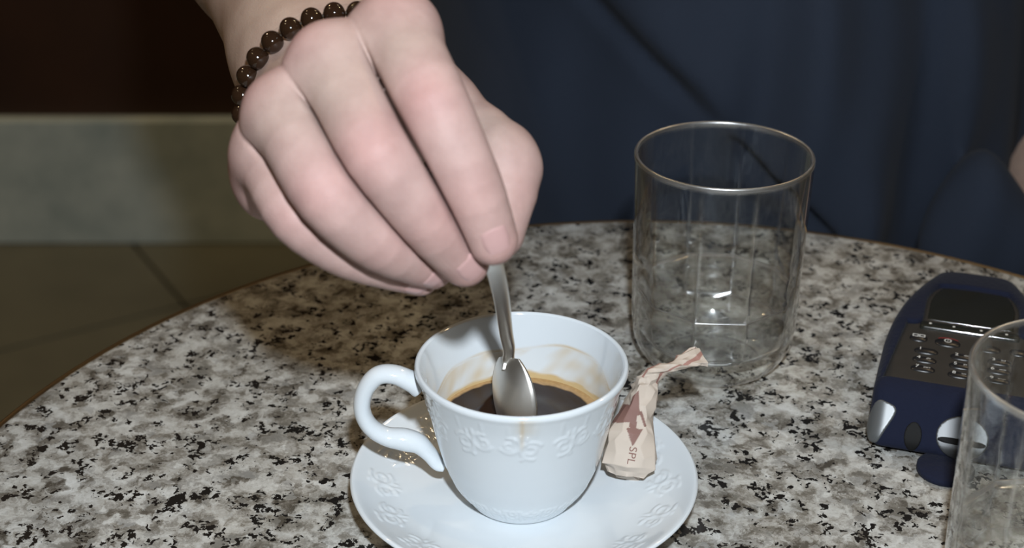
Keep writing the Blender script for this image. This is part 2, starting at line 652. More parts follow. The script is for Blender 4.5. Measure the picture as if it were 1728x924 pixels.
def d_arm(p):
    # metacarpals, palm flesh, wrist and forearm
    d = None
    for i, k in enumerate(('index', 'middle', 'ring', 'pinky')):
        a, r = FP[k][0]
        off = (0.016 - 0.0107 * i)
        wpt = WR - AX * 0.012 + RT * off * 1.1 + UP * off * 0.4
        x = cap(p, a, wpt, r * 1.0, 15 * MM)
        d = x if d is None else smin(d, x, 9 * MM)
    # palm side flesh under the knuckles
    for (px, py, dd, r) in ((610, 200, 0.512, 17), (530, 250, 0.508, 15), (478, 300, 0.496, 12.5), (540, 215, 0.530, 19), (490, 262, 0.512, 14)):
        d = smin(d, np.linalg.norm(p - P(px, py, dd), axis=1) - r * MM, 12 * MM)
    # ulnar fold bulging beside the little finger
    d = smin(d, ell(p, P(446, 298, 0.492), np.array([8.5, 11, 12]) * MM), 7 * MM)
    # thumb base
    th = cap(p, WR + RT * 0.012, TP[0][0], 20 * MM, 15 * MM)
    th = smin(th, cap(p, TP[0][0], TP[1][0], 15 * MM, 12.4 * MM), 8 * MM)
    th = smin(th, cap(p, FP['index'][0][0] + FW * 0.012, TP[1][0], 9 * MM, 9 * MM), 12 * MM)
    d = smin(d, th, 10 * MM)
    arm = cap(p, WR - AX * 0.015, WR + AX * 0.03, 29 * MM, 31.5 * MM)
    arm = smin(arm, cap(p, WR + AX * 0.02, WR + AX * 0.135, 31.5 * MM, 45 * MM), 15 * MM)
    arm = smin(arm, cap(p, WR + AX * 0.13, EL, 45 * MM, 44 * MM), 15 * MM)
    arm = smin(arm, cap(p, EL, EL + 0.75 * (SHR - EL), 43 * MM, 52 * MM), 20 * MM)
    d = smin(d, arm, 16 * MM)
    out, prev = None, None
    slits = []
    for k in ('index', 'middle', 'ring', 'pinky'):
        df = d_finger(p, FP[k])
        f = smin(d, df, 7 * MM)
        out = f if out is None else smin(out, f, 0.5 * MM)
        if prev is not None:       # the fold where two fingers press together
            slits.append(np.maximum(np.maximum(np.abs(df - prev) * 0.5 - 0.45 * MM, -(np.minimum(df, prev) + 5.5 * MM)), -(d - 0.5 * MM)))
        prev = df
    for x in slits:
        out = smax(out, -x, 0.9 * MM)
    t = d_finger(p, TP[1:], False)
    t = smin(t, np.linalg.norm(p - TP[2][0], axis=1) - 11.6 * MM, 5 * MM)
    out = smin(out, smin(d, t, 7 * MM), 2.0 * MM)
    return out


arm_pts = np.array([q[0] for L in list(FP.values()) + [TP] for q in L] + [WR, EL, EL + 0.75 * (SHR - EL)])
hand_pts = np.array([q[0] for L in list(FP.values()) + [TP] for q in L] + [WR])
CUT = 0.006
aV, aF = sdf_mesh(lambda p: np.maximum(d_arm(p), (p - WR) @ AX - CUT), hand_pts.min(0) - 0.04, hand_pts.max(0) + 0.045, 0.62 * MM)
fV, fF = sdf_mesh(lambda p: np.maximum(d_arm(p), CUT - 0.004 - (p - WR) @ AX), arm_pts.min(0) - 0.06, arm_pts.max(0) + 0.06, 1.9 * MM)
aF = np.vstack([aF, fF + len(aV)])
aV = np.vstack([aV, fV])
# skin colour: pink hand with redder knuckles, tan forearm
skin_pink, skin_tan, skin_red = np.array([0.405, 0.280, 0.252]), np.array([0.385, 0.275, 0.215]), np.array([0.41, 0.205, 0.188])
tt = np.clip(((aV - WR) @ AX + 0.055) / 0.075, 0, 1)
tt = tt * tt * (3 - 2 * tt)
cols = skin_pink * (1 - tt[:, None]) + skin_tan * tt[:, None]
reds = [(P(432, 155, 0.470), 9, .8), (P(510, 62, 0.467), 10, .75), (P(650, 6, 0.470), 12, .7), (P(713, 158, 0.440), 9, .8), (P(622, 248, 0.438), 10, .75),
        (P(536, 322, 0.439), 10, .7), (P(800, 330, 0.446), 9, .4), (P(735, 385, 0.453), 9, .45), (P(415, 290, 0.487), 12, .6), (P(480, 372, 0.453), 9, .5),
        (P(800, 460, 0.470), 8, .6), (P(715, 470, 0.478), 8, .7), (P(850, 430, 0.460), 9, .6), (P(850, 330, 0.479), 9, .5), (P(650, 420, 0.457), 9, .3)]
beige = np.array([0.385, 0.305, 0.255])
for c, r in ((P(560, 150, 0.458), 13), (P(470, 205, 0.463), 11), (P(610, 60, 0.466), 12), (P(680, 80, 0.456), 9), (P(590, 190, 0.452), 9), (P(800, 220, 0.486), 14), (P(830, 330, 0.47), 8)):
    g = 0.6 * np.exp(-((aV - c) ** 2).sum(1) / (r * MM) ** 2)
    cols = cols * (1 - g[:, None]) + beige * g[:, None]
for c, r, s in reds:
    g = 0.62 * s * np.exp(-((aV - c) ** 2).sum(1) / (r * 1.1 * MM) ** 2)
    cols = cols * (1 - g[:, None]) + skin_red * g[:, None]


def d_body(p):
    d = ell(p, (PX, 1.02, TZ + 0.06), (0.16, 0.10, 0.30))
    d = smin(d, cap(p, SHR + [0.02, 0.02, -0.02], SHL + [-0.02, 0.02, -0.02], 0.06, 0.06), 0.05)
    d = smin(d, cap(p, (PX, 1.0, TZ + 0.36), (PX, 0.975, TZ + 0.47), 0.062, 0.056), 0.03)
    d = smin(d, ell(p, (PX, 0.955, TZ + 0.565), (0.076, 0.097, 0.118)), 0.03)
    d = smin(d, ell(p, (PX, 0.885, TZ + 0.51), (0.05, 0.045, 0.05)), 0.03)      # jaw
    d = smin(d, cap(p, (PX, 0.862, TZ + 0.585), (PX, 0.842, TZ + 0.548), 0.009, 0.013), 0.012)     # nose
    for sx in (-1, 1):
        d = smin(d, ell(p, (PX + sx * 0.079, 0.965, TZ + 0.56), (0.010, 0.020, 0.032)), 0.006)
    for a, b, r1, r2 in LARM:
        d = smin(d, cap(p, a, b, r1, r2), 0.02)
    d = smin(d, cap(p, SHR, EL + 0.6 * (SHR - EL), 0.056, 0.05), 0.03)
    return d


ELL_ = np.array([0.366, 0.93, TZ - 0.085])                     # left elbow
WRL = np.array([0.335, 0.76, TZ - 0.125])
LARM = [(SHL, ELL_, 0.055, 0.045), (ELL_, WRL, 0.045, 0.030), (WRL, WRL + [-0.02, -0.07, -0.01], 0.028, 0.022)]
for k in range(4):
    b0 = WRL + np.array([-0.042 + 0.018 * k, -0.078, -0.012])
    LARM.append((WRL + [-0.02, -0.03, -0.01], b0, 0.014, 0.011))
    LARM.append((b0, b0 + [0, -0.055, -0.022], 0.010, 0.008))
LARM.append((WRL + [-0.03, -0.02, 0], WRL + [-0.075, -0.06, -0.01], 0.014, 0.010))
bV, bF = sdf_mesh(d_body, (PX - 0.36, 0.60, TZ - 0.32), (PX + 0.36, 1.16, TZ + 0.72), 6 * MM)
bc = np.tile(skin_tan * 1.1, (len(bV), 1))
allV = np.vstack([aV, bV])
allF = np.vstack([aF, bF + len(aV)])
body = kid(mesh_obj('body', allV, allF, M_SKIN, None, True, np.vstack([cols, bc])))


# fingernails
def nail(q, n, name, length=10.5, width=9.6, back=-2.2):
    (a, ra), (b, rb) = q[-2], q[-1]
    t = unit(b - a)
    n = np.asarray(n, float)
    n = unit(n - (n @ t) * t)
    s = np.cross(t, n)
    L, Wd = length * MM, width * MM
    V, F = [], []
    NU, NV = 14, 12
    for i in range(NU + 1):
        for j in range(NV + 1):
            u, v = i / NU * 2 - 1, j / NV * 2 - 1
            # square to rounded shape
            uu = u * math.sqrt(max(0, 1 - 0.42 * v * v))
            vv = v * math.sqrt(max(0, 1 - 0.30 * u * u))
            ang = vv * Wd / 2 / (rb * 1.0)
            ctr = b + t * (uu * L / 2 + back * MM)
            drop = 0.9 * MM * max(0, uu) ** 2
            r = rb + (ra - rb) * np.clip(-(uu * L / 2 + back * MM) / np.linalg.norm(b - a), 0, 1) + 0.38 * MM - drop
            edge = 0.75 * MM * max(abs(u), abs(v)) ** 8
            V.append(ctr + (r - edge) * (math.cos(ang) * n + math.sin(ang) * s))
    for i in range(NU):
        for j in range(NV):
            k = i * (NV + 1) + j
            F.append((k, k + 1, k + NV + 2, k + NV + 1))
    return kid(mesh_obj(name, V, F, M_NAIL))


toward = lambda q: CAM - q
nail(FP['index'], toward(FP['index'][-1][0]) + 0.06 * RT, 'fingernail')
nail(FP['middle'], toward(FP['middle'][-1][0]) + 0.02 * RT, 'fingernail')
nail(FP['ring'], toward(FP['ring'][-1][0]) - 0.2 * UP, 'fingernail', 9, 9)
nail(FP['pinky'], toward(FP['pinky'][-1][0]) - 0.35 * UP, 'fingernail', 8.5, 8)
nail(TP, np.array([0.5, 0.8, 0]), 'fingernail', 12, 12)


# shirt
def seg_dist(x, z, a, b):
    ab = np.array(b) - np.array(a)
    q = np.stack([x - a[0], z - a[1]], -1)
    t = np.clip((q @ ab) / (ab @ ab), 0, 1)
    e = q - t[:, None] * ab
    side = q[:, 0] * ab[1] - q[:, 1] * ab[0]
    return np.linalg.norm(e, axis=1) * np.sign(side), t


FA, FB = PY(950, -10, 0.81), PY(1225, 225, 0.81)
LOBE = P(1618, 398, 0.875)


def d_shirt(p):
    q = p.copy()
    d = ell(q, (PX, 1.00, TZ - 0.02), (0.190, 0.180, 0.36))
    d = smin(d, ell(q, (PX + 0.025, 0.955, TZ - 0.01), (0.165, 0.155, 0.20)), 0.05)
    d = smin(d, cap(q, SHR + [0.02, 0.03, -0.03], SHL + [-0.02, 0.03, -0.03], 0.085, 0.085), 0.10)
    d = smin(d, cap(q, SHR, SHR + 0.62 * (EL - SHR), 0.075, 0.072), 0.04)
    d = smin(d, cap(q, SHL, SHL + 0.80 * (ELL_ - SHL), 0.075, 0.060), 0.03)
    d = smin(d, ell(q, LOBE, (0.032, 0.026, 0.046)), 0.026)
    # neck opening
    d = smax(d, -(np.linalg.norm((p - np.array([PX, 0.96, TZ + 0.44])) * [1, 1, 0.9], axis=1) - 0.085), 0.01)
    d = np.maximum(d, (TZ - 0.22) - p[:, 2])
    # folds
    x, z = p[:, 0], p[:, 2]
    front = np.clip((0.99 - p[:, 1]) / 0.08, 0, 1)
    sd, t = seg_dist(x, z, (FA[0], FA[2]), (FB[0], FB[2]))
    valley = np.exp(-(sd / 0.006) ** 2) * 0.012 * np.clip((1.02 - t) / 0.3, 0, 1)
    step = 0.5 * (1 + np.tanh(sd / 0.012)) * np.exp(-(np.maximum(0, sd) / 0.12) ** 2) * 0.020
    wz = 0.010 * np.sin(z * 23 + x * 8)
    vert = 0.0085 * np.sin((x + wz) * 62 - 0.4) + 0.0035 * np.sin((x - wz) * 141 + z * 9)
    vert = vert * np.clip((x - 0.06) / 0.08, 0.25, 1)
    return d + front * (valley + step + vert)


sV, sF = sdf_mesh(d_shirt, (PX - 0.42, 0.66, TZ - 0.26), (PX + 0.42, 1.24, TZ + 0.48), 4.5 * MM)
kid(mesh_obj('shirt', sV, sF, M_SHIRT, cols=np.tile(np.array([0.026, 0.034, 0.052]), (len(sV), 1))))


def d_trousers(p):
    d = ell(p, (PX, 1.03, 0.58), (0.185, 0.15, 0.125))
    for sx in (-1, 1):
        kx = PX + sx * 0.16
        d = smin(d, cap(p, (PX + sx * 0.09, 1.02, 0.545), (kx, 0.66, 0.555), 0.085, 0.066), 0.04)
        d = smin(d, cap(p, (kx, 0.66, 0.555), (kx + sx * 0.02, 0.82, 0.11), 0.066, 0.055), 0.02)
    return d


tV, tF = sdf_mesh(d_trousers, (PX - 0.34, 0.55, 0.02), (PX + 0.34, 1.22, 0.74), 9 * MM)
kid(mesh_obj('trousers', tV, tF, M_TROUSER))
for sx in (-1, 1):
    fx = PX + sx * 0.185

    def d_shoe(p):
        d = smin(cap(p, (fx, 0.86, 0.045), (fx + sx * 0.02, 0.66, 0.035), 0.044, 0.034), cap(p, (fx, 0.83, 0.05), (fx, 0.82, 0.10), 0.042, 0.04), 0.03)
        return smax(d, -p[:, 2], 0.004)
    V, F = sdf_mesh(d_shoe, (fx - 0.08, 0.58, -0.01), (fx + 0.08, 0.95, 0.18), 6 * MM)
    kid(mesh_obj('shoe', V, F, M_SHOE))


def d_hair(p):
    d = ell(p, (PX, 0.965, TZ + 0.575), (0.085, 0.104, 0.122))
    return np.maximum(d, -(p[:, 2] - TZ - 0.56 + 0.9 * (p[:, 1] - 0.945)) * 0.74 + 0 * d) if False else np.maximum(d, (0.60 + TZ - p[:, 2]) * 0.75 - 0.66 * (p[:, 1] - 0.93))


V, F = sdf_mesh(d_hair, (PX - 0.12, 0.82, TZ + 0.42), (PX + 0.12, 1.10, TZ + 0.74), 5 * MM)
kid(mesh_obj('hair', V, F, M_TROUSER))

# chair the person sits on
chair = empty('cafe_chair', (PX, 1.06, 0.0))
tag(chair, 'dark brown wooden cafe chair under the seated person', 'chair')
box('seat', (-0.21, -0.20, 0.425), (0.21, 0.21, 0.455), M_WOOD, chair, 0.006)
for sx in (-1, 1):
    for sy in (-1, 1):
        box('leg', (sx * 0.19 - 0.017, sy * 0.185 - 0.017, 0), (sx * 0.19 + 0.017, sy * 0.185 + 0.017, 0.93 if sy > 0 else 0.427), M_WOOD, chair, 0.004)
box('backrest', (-0.18, 0.172, 0.70), (0.18, 0.198, 0.92), M_WOOD, chair, 0.005)

# ------------------------------------------------------------------ bracelet
br = empty('bead_bracelet', WR - AX * 0.003)
tag(br, 'bracelet of dark brown translucent round beads worn on the wrist', 'bracelet')
e1 = unit(RT - (RT @ AX) * AX)
e2 = np.cross(AX, e1)
NB, RB, rb_ = 28, 0.0355, 0.0041
th = np.linspace(0, 2 * math.pi, 24, endpoint=False)
V, F = [], []
for i in range(13):
    ph = math.pi * i / 12
    for t in th:
        V.append((rb_ * math.sin(ph) * math.cos(t), rb_ * math.sin(ph) * math.sin(t), rb_ * math.cos(ph) * 0.94))
for i in range(12):
    for j in range(24):
        F.append((i * 24 + j, (i + 1) * 24 + j, (i + 1) * 24 + (j + 1) % 24, i * 24 + (j + 1) % 24))
bead0 = None
for k in range(NB):
    a = 2 * math.pi * k / NB
    c = RB * (math.cos(a) * e1 + math.sin(a) * e2)
    if bead0 is None:
        o = bead0 = mesh_obj('bead', V, F, M_BEAD, br)
    else:
        o = bead0.copy()
        COL.objects.link(o)
    tgt = Vector(-math.sin(a) * e1 + math.cos(a) * e2)
    o.location = c
    o.rotation_euler = tgt.to_track_quat('Z', 'Y').to_euler()
ring = np.array([RB * (math.cos(a) * e1 + math.sin(a) * e2) for a in np.linspace(0, 2 * math.pi, 97)])
V, F = sweep(ring, 0.0006, 0.0006, AX, 8, False)
mesh_obj('cord', V, F, M_CORD, br)

# ------------------------------------------------------------------ saucer, cup, coffee, spoon
CC = np.array([0.0034, 0.4752])
white = np.array([0.63, 0.675, 0.705])


def scroll_relief(s, t, cell):
    """embossed garland: s along the band (m), t across it (m, 0..0.014) -> height 0..1"""
    h = np.zeros_like(s)
    c = np.round(s / cell)
    for k in (-1, 0, 1):
        x = s - (c + k) * cell
        flip = np.where((c + k) % 2 == 0, 1.0, -1.0)
        x = x * flip
        y = t
        for (cx, cy, r, a0, a1, wd) in ((-0.0035, 0.0085, 0.0040, -2.6, 1.9, 0.0009), (0.0042, 0.0060, 0.0036, 0.4, 5.0, 0.0009), (-0.0030, 0.0083, 0.0018, 0.5, 5.5, 0.0008), (0.0045, 0.0064, 0.0014, -2.5, 2.3, 0.0008)):
            dx, dy = x - cx, y - cy
            ang = np.arctan2(dy, dx)
            ang = np.where(ang < a0, ang + 2 * math.pi, ang)
            dd = np.abs(np.hypot(dx, dy) - r)
            h = np.maximum(h, np.where(ang <= a1, np.clip(1 - (dd / wd) ** 2, 0, 1), 0))
        for (cx, cy, rx, ry) in ((0.0005, 0.0025, 0.0009, 0.0024), (-0.0018, 0.0030, 0.0008, 0.0018), (0.0028, 0.0031, 0.0008, 0.0018), (0.0, 0.0125, 0.0014, 0.0010)):
            h = np.maximum(h, np.clip(1 - ((x - cx) / rx) ** 2 - ((y - cy) / ry) ** 2, 0, 1))
    return h


saucer = empty('saucer', (CC[0] + 0.001, CC[1] - 0.002, TZ))
tag(saucer, 'white porcelain saucer with embossed rim under the coffee cup', 'saucer')
top = spline([(0.0001, 0.0066), (0.012, 0.0066), (0.020, 0.0067), (0.026, 0.0070), (0.036, 0.0082), (0.047, 0.0110), (0.056, 0.0152), (0.0615, 0.0184), (0.0630, 0.0190)], 150)
bot = spline([(0.0630, 0.0190), (0.0637, 0.0184), (0.0630, 0.0174), (0.056, 0.0122), (0.045, 0.0070), (0.036, 0.0038), (0.0335, 0.0005), (0.0320, 0.0), (0.0305, 0.0005), (0.0295, 0.003), (0.015, 0.0032), (0.0001, 0.0032)], 70)
SEG = 420
V, F = lathe(np.vstack([top, bot[1:]]), SEG)
rr = np.hypot(V[:, 0], V[:, 1])
ang = np.arctan2(V[:, 1], V[:, 0])
topm = np.repeat(np.arange(len(top) + len(bot) - 1) < len(top), SEG)
cellA = 2 * math.pi * 0.052 / 16
hgt = scroll_relief(ang * 0.052, rr - 0.0445, cellA)
V[:, 2] += np.where(topm, hgt * 0.00032, 0)
mesh_obj('dish', V, F, M_PORC, saucer, True, np.tile(white, (len(V), 1)))

cup = empty('coffee_cup', (CC[0], CC[1], TZ + 0.0067))
tag(cup, 'white porcelain coffee cup with curled handle and embossed scroll band', 'cup')
outer = [(0.0001, 0.0022), (0.015, 0.0022), (0.0165, 0.0004), (0.0180, 0.0), (0.0195, 0.0010), (0.0215, 0.0040), (0.0250, 0.0092), (0.0280, 0.0160), (0.0300, 0.0230), (0.0316, 0.0300), (0.0332, 0.0380), (0.0352, 0.0470), (0.0371, 0.0530), (0.0381, 0.0554), (0.0382, 0.0563)]
lip = [(0.0382, 0.0563), (0.0378, 0.0572), (0.0369, 0.0575), (0.0361, 0.0570)]
inner = [(0.0361, 0.0570), (0.0354, 0.0545), (0.0340, 0.0490), (0.0324, 0.0420), (0.0308, 0.0350), (0.0288, 0.0250), (0.0258, 0.0150), (0.0205, 0.0080), (0.012, 0.0052), (0.0001, 0.0048)]
po, pl, pi = spline(outer, 170), spline(lip, 14), spline(inner, 130)
prof = np.vstack([po, pl[1:], pi[1:]])
V, F = lathe(prof, SEG)
row = np.repeat(np.arange(len(prof)), SEG)
ang = np.tile(np.linspace(0, 2 * math.pi, SEG, endpoint=False), len(prof))
isout = row < len(po)
isin = row >= len(po) + len(pl) - 1
cellA = 2 * math.pi * 0.034 / 12
h = scroll_relief(ang * 0.034, 0.0500 - V[:, 2], cellA)
h = np.maximum(h, 0.6 * scroll_relief(ang * 0.034 + cellA * 0.5, V[:, 2] - 0.0025, cellA * 0.5) * (V[:, 2] < 0.011))
ridge = 0.5 * np.clip(1 - (np.abs(((ang / (2 * math.pi) * 24) % 1) - 0.5) / 0.09) ** 2, 0, 1) * np.clip((V[:, 2] - 0.0465) / 0.003, 0, 1) * np.clip((0.0545 - V[:, 2]) / 0.002, 0, 1)
h = np.where(isout, np.maximum(h, ridge), 0)
nr = V[:, :2] / np.maximum(np.hypot(V[:, 0], V[:, 1]), 1e-6)[:, None]
V[:, :2] += nr * (h * 0.00034)[:, None]
# coffee tide mark and drips on the inside, a faint run under the lip outside
COFZ = 0.0318
rng = np.random.default_rng(4)


def wob(a, n=9, seed=1):
    r = np.random.default_rng(seed)
    s = np.zeros_like(a)
    for k in range(1, n):
        s += r.normal() / k ** 0.8 * np.sin(k * a + r.uniform(0, 6.28))
    return s


lim = COFZ + 0.0088 + 0.0016 * wob(ang, 14, 3) + 0.0042 * np.cos(ang - math.pi * 0.52)
z = V[:, 2]
thin = np.clip(1 - np.abs(z - lim) / 0.0009, 0, 1) * (0.55 + 0.3 * np.sin(ang * 7 + 1))
inside = np.clip((lim - z) / 0.0008, 0, 1)
streak = np.clip(0.30 + 0.10 * wob(ang * 3 + z * 90, 9, 8) + 0.05 * wob(ang * 14 + z * 300, 6, 9) + 0.16 * np.sin(z * 700 + 2 * np.sin(ang * 5)) * np.sin(ang * 9 + z * 300), 0.08, 0.7)
low = np.clip((COFZ + 0.0038 + 0.0012 * wob(ang, 20, 5) - z) / 0.0012, 0, 1)
a = np.where(isin, np.maximum(np.maximum(thin * 0.9, inside * streak * 0.9), low * 0.92), 0)[:, None]
stain = np.array([0.52, 0.36, 0.15])
dripA = np.exp(-((ang - math.radians(272)) / 0.10) ** 2) * np.clip((z - 0.047) / 0.004, 0, 1) * 0.28
dripA = dripA + np.exp(-((ang - math.radians(270)) / 0.022) ** 2) * np.clip((z - 0.041) / 0.004, 0, 1) * 0.35
a = np.where(isout[:, None], dripA[:, None], a)
mesh_obj('bowl', V, F, M_PORC, cup, True, white * (1 - a) + stain * a)
# handle: drawn in the upright plane through the cup axis
hp = [(709, 653, 4.0, 4.5), (694, 643, 3.7, 4.4), (664, 631, 3.3, 4.2), (636, 634, 3.3, 4.0), (616, 658, 3.2, 3.9), (611, 690, 3.1, 3.9), (624, 718, 3.1, 4.0), (650, 735, 3.3, 4.2), (682, 741, 4.1, 4.6), (706, 748, 3.6, 4.3), (724, 764, 2.9, 3.8), (738, 780, 2.7, 3.4), (750, 784, 2.4, 3.0)]
pts = np.array([np.r_[PY(a, b, CC[1]) - np.array([CC[0], CC[1], TZ + 0.0067]), r1 * MM, r2 * MM] for a, b, r1, r2 in hp])
sp = spline(pts, 80)
V, F = sweep(sp[:, :3], sp[:, 4], sp[:, 3], (0, 1, 0), 24)
mesh_obj('handle', V, F, M_PORC, cup, True, np.tile(white, (len(V), 1)))

# coffee
M_COFFEE = mat('coffee', (0.02, 0.009, 0.004), 0.05)
t = NT(M_COFFEE)
t.l(t.n('ShaderNodeAttribute', attribute_name='Col').outputs['Color'], t.b.inputs['Base Color'])
cz = COFZ
Rin = float(np.interp(cz, pi[::-1, 1], pi[::-1, 0]))
nr_, ns = 90, 220
R_, A_ = np.meshgrid(np.linspace(0.0002, Rin + 0.0003, nr_), np.linspace(0, 2 * math.pi, ns, endpoint=False), indexing='ij')
X_, Y_ = R_ * np.cos(A_), R_ * np.sin(A_)
swirl = np.sin(A_ * 2 + R_ * 420 + 0.7 * np.sin(A_ * 3)) * np.exp(-((R_ - 0.017) / 0.007) ** 2)
Z_ = 0.00025 * swirl + 0.0009 * (R_ / Rin) ** 6
foam = np.clip((R_ - (Rin - 0.0027 - 0.0006 * wob(A_, 12, 6) - 0.0002 * wob(A_ * 7, 9, 16))) / 0.0008, 0, 1)
bub = np.clip(0.75 + 0.25 * np.sin(X_ * 2100 + 3 * np.sin(Y_ * 700)) * np.sin(Y_ * 1900 + 2 * np.sin(X_ * 900)), 0, 1)
base = np.array([0.018, 0.0075, 0.0035])
cr = np.array([0.42, 0.26, 0.115])
cc = np.tile(base, (*R_.shape, 1))
f2 = (foam * (0.55 + 0.45 * bub))[..., None]
cc = cc * (1 - f2) + cr * f2
V = np.stack([X_, Y_, Z_], -1).reshape(-1, 3)
i = np.arange(nr_ - 1)[:, None]
j = np.arange(ns)[None]
F = np.stack([i * ns + j, (i + 1) * ns + j, (i + 1) * ns + (j + 1) % ns, i * ns + (j + 1) % ns], -1).reshape(-1, 4)
# liquid body below the surface
bodyp = pi[pi[:, 1] < cz]
V2, F2 = lathe(np.vstack([[Rin + 0.0003, 0.0009], np.c_[bodyp[:, 0] + 0.0002, bodyp[:, 1] - cz]]), ns)
Vc = np.vstack([V, V2])
Fc = np.vstack([F, F2 + len(V)])
coffee = mesh_obj('coffee', Vc, Fc, M_COFFEE, None, True, np.vstack([cc.reshape(-1, 3), np.tile(base, (len(V2), 1))]))
coffee.location = (CC[0], CC[1], TZ + 0.0067 + cz)
tag(coffee, 'dark black coffee with tan foam edge inside the white cup', 'coffee')

# spoon
neck = PY(858, 604, 0.478)
grip = P(833, 440, 0.474)
sdir = unit(grip - neck)
spn = empty('teaspoon', neck)
tag(spn, 'small steel teaspoon held in the fingers and dipped in the coffee', 'spoon')
bdir = unit(np.array([0.14, -0.30, -1.0]))
p0 = neck
path = spline([p0 + bdir * 0.004, p0, p0 + sdir * 0.006 + np.array([0.0006, 0.0005, 0.001]), PY(854, 560, 0.4655), PY(846, 500, 0.442), grip, P(829, 415, 0.4765), P(824, 385, 0.479)], 60) - neck
wd = np.interp(np.linspace(0, 1, 60), [0, 0.1, 0.25, 0.5, 0.8, 0.95, 1], [3.4, 2.5, 2.2, 2.6, 3.2, 3.6, 2.2]) * MM
V, F = sweep(path, wd, 0.0009, RT + 0.5 * np.array([0, 1.0, 0]), 20)
mesh_obj('handle', V, F, M_STEEL, spn)
# bowl: egg-shaped dish
BL, BW = 0.036, 0.0115
sd_ = unit(np.cross(bdir, np.array([0.85, 0.85, 0.1])))
nb_ = np.cross(sd_, bdir)
V, F = [], []
NU, NV = 28, 20
for side in (0, 1):
    for i_ in range(NU + 1):
        for j_ in range(NV + 1):
            u = i_ / NU
            v = j_ / NV * 2 - 1
            half = BW * (math.sin(math.pi * min(1, u * 0.94 + 0.06) ** 0.85)) ** 0.62
            depth = 0.0058 * math.sin(math.pi * u) ** 0.8 * (1 - v * v)
            V.append(bdir * (u * BL) + sd_ * (half * v) - nb_ * (depth - (0.0007 if side else 0)) + 0 * bdir)
for side in (0, 1):
    o_ = side * (NU + 1) * (NV + 1)
    for i_ in range(NU):
        for j_ in range(NV):
            k = o_ + i_ * (NV + 1) + j_
            q = (k, k + 1, k + NV + 2, k + NV + 1)
            F.append(q if side else q[::-1])
n1 = (NU + 1) * (NV + 1)
for i_ in range(NU):
    for j_ in (0, NV):
        k = i_ * (NV + 1) + j_
        F.append((k, k + NV + 1, k + NV + 1 + n1, k + n1))
mesh_obj('bowl', V, F, M_STEEL, spn)

# ------------------------------------------------------------------ wrapped sweet
sw = empty('wrapped_sweet', PZ(1065, 798, 0.010))
tag(sw, 'beige paper-wrapped sweet with brown print and twisted end, on the saucer', 'sweet')
O = np.array(sw.location)
secs = [  # px, py, Y, half width mm, half depth mm, roll
    (1058, 797, 0.479, 7.0, 3.0, 0.0), (1060, 782, 0.480, 9.6, 6.0, 0.0), (1064, 752, 0.483, 9.2, 7.2, 0.05), (1069, 720, 0.487, 7.8, 6.8, 0.1), (1078, 688, 0.491, 6.0, 5.6, 0.15),
    (1088, 660, 0.494, 4.9, 4.6, 0.2), (1093, 643, 0.496, 4.0, 3.6, 0.4), (1102, 632, 0.497, 3.4, 2.4, 0.9), (1120, 624, 0.499, 3.0, 2.0, 1.5), (1142, 614, 0.501, 3.6, 1.5, 2.1),
    (1164, 605, 0.503, 4.8, 1.6, 2.5), (1184, 600, 0.505, 4.9, 1.2, 2.7)]
ctl = np.array([np.r_[PY(a, b, c) - O, d * MM, e * MM, f] for a, b, c, d, e, f in secs])
NS, NA = 22, 12
sp = spline(ctl, NS)
T = np.gradient(sp[:, :3], axis=0)
T /= np.linalg.norm(T, axis=1)[:, None]
S = np.tile(np.array([1.0, -0.15, 0.1]), (NS, 1))
S[:, 2] += np.linspace(0, 1, NS) ** 3 * 0
S -= (S * T).sum(1)[:, None] * T
bad = np.linalg.norm(S, axis=1) < 0.3
S[bad] = np.array([0, 0.3, 1.0]) - (np.array([0, 0.3, 1.0]) * T[bad]).sum(1)[:, None] * T[bad]
S /= np.linalg.norm(S, axis=1)[:, None]
for k in range(1, NS):           # smooth the frame
    v = S[k - 1] - (S[k - 1] @ T[k]) * T[k]
    S[k] = v / np.linalg.norm(v)
N = np.cross(T, S)
th = np.linspace(0, 2 * math.pi, NA, endpoint=False)
tw = sp[:, 5][:, None]
r_ = np.random.default_rng(12)
ss = np.linspace(0, 1, NS)[:, None]
crease = np.zeros((NS, NA))
for k in range(9):
    ph, fr, am = r_.uniform(0, 6.28), r_.integers(2, 7), r_.uniform(0.25, 0.8)
    crease += am * np.abs(np.sin(fr * 0.5 * (th[None] + tw * 0.8) + ph + r_.uniform(-9, 9) * ss))
crease = (crease - crease.mean()) * np.where(ss < 0.5, 0.32, 0.42) * MM
# squarish section
sq = 1.0 / np.maximum(np.abs(np.cos(th)) ** 3 + np.abs(np.sin(th)) ** 3, 1e-3) ** (1 / 3)
sqm = np.where(ss < 0.5, 1, 0.3)
shape = 1 + (sq[None] - 1) * sqm
ca, sa = np.cos(th)[None] * shape, np.sin(th)[None] * shape
A1 = (sp[:, 3][:, None] + crease) * ca
B1 = (sp[:, 4][:, None] + crease) * sa
rx = A1 * np.cos(tw) - B1 * np.sin(tw)
ry = A1 * np.sin(tw) + B1 * np.cos(tw)
V = sp[:, None, :3] + rx[..., None] * S[:, None] + ry[..., None] * N[:, None]
paper, brown = np.array([0.50, 0.425, 0.355]), np.array([0.20, 0.105, 0.085])
jit = np.random.default_rng(5)
V = V + jit.normal(0, 1, V.shape) * np.where(np.arange(NS) < 12, 0.00062, 0.00038)[:, None, None]
UPS = 12                       # crisp facets: straight upsampling of the folded paper
t0_ = np.linspace(0, NS - 1, (NS - 1) * UPS + 1)
i0_ = np.minimum(t0_.astype(int), NS - 2)
f0_ = (t0_ - i0_)[:, None, None]
V = V[i0_] * (1 - f0_) + V[i0_ + 1] * f0_
sp = sp[i0_] * (1 - f0_[:, :, 0]) + sp[i0_ + 1] * f0_[:, :, 0]
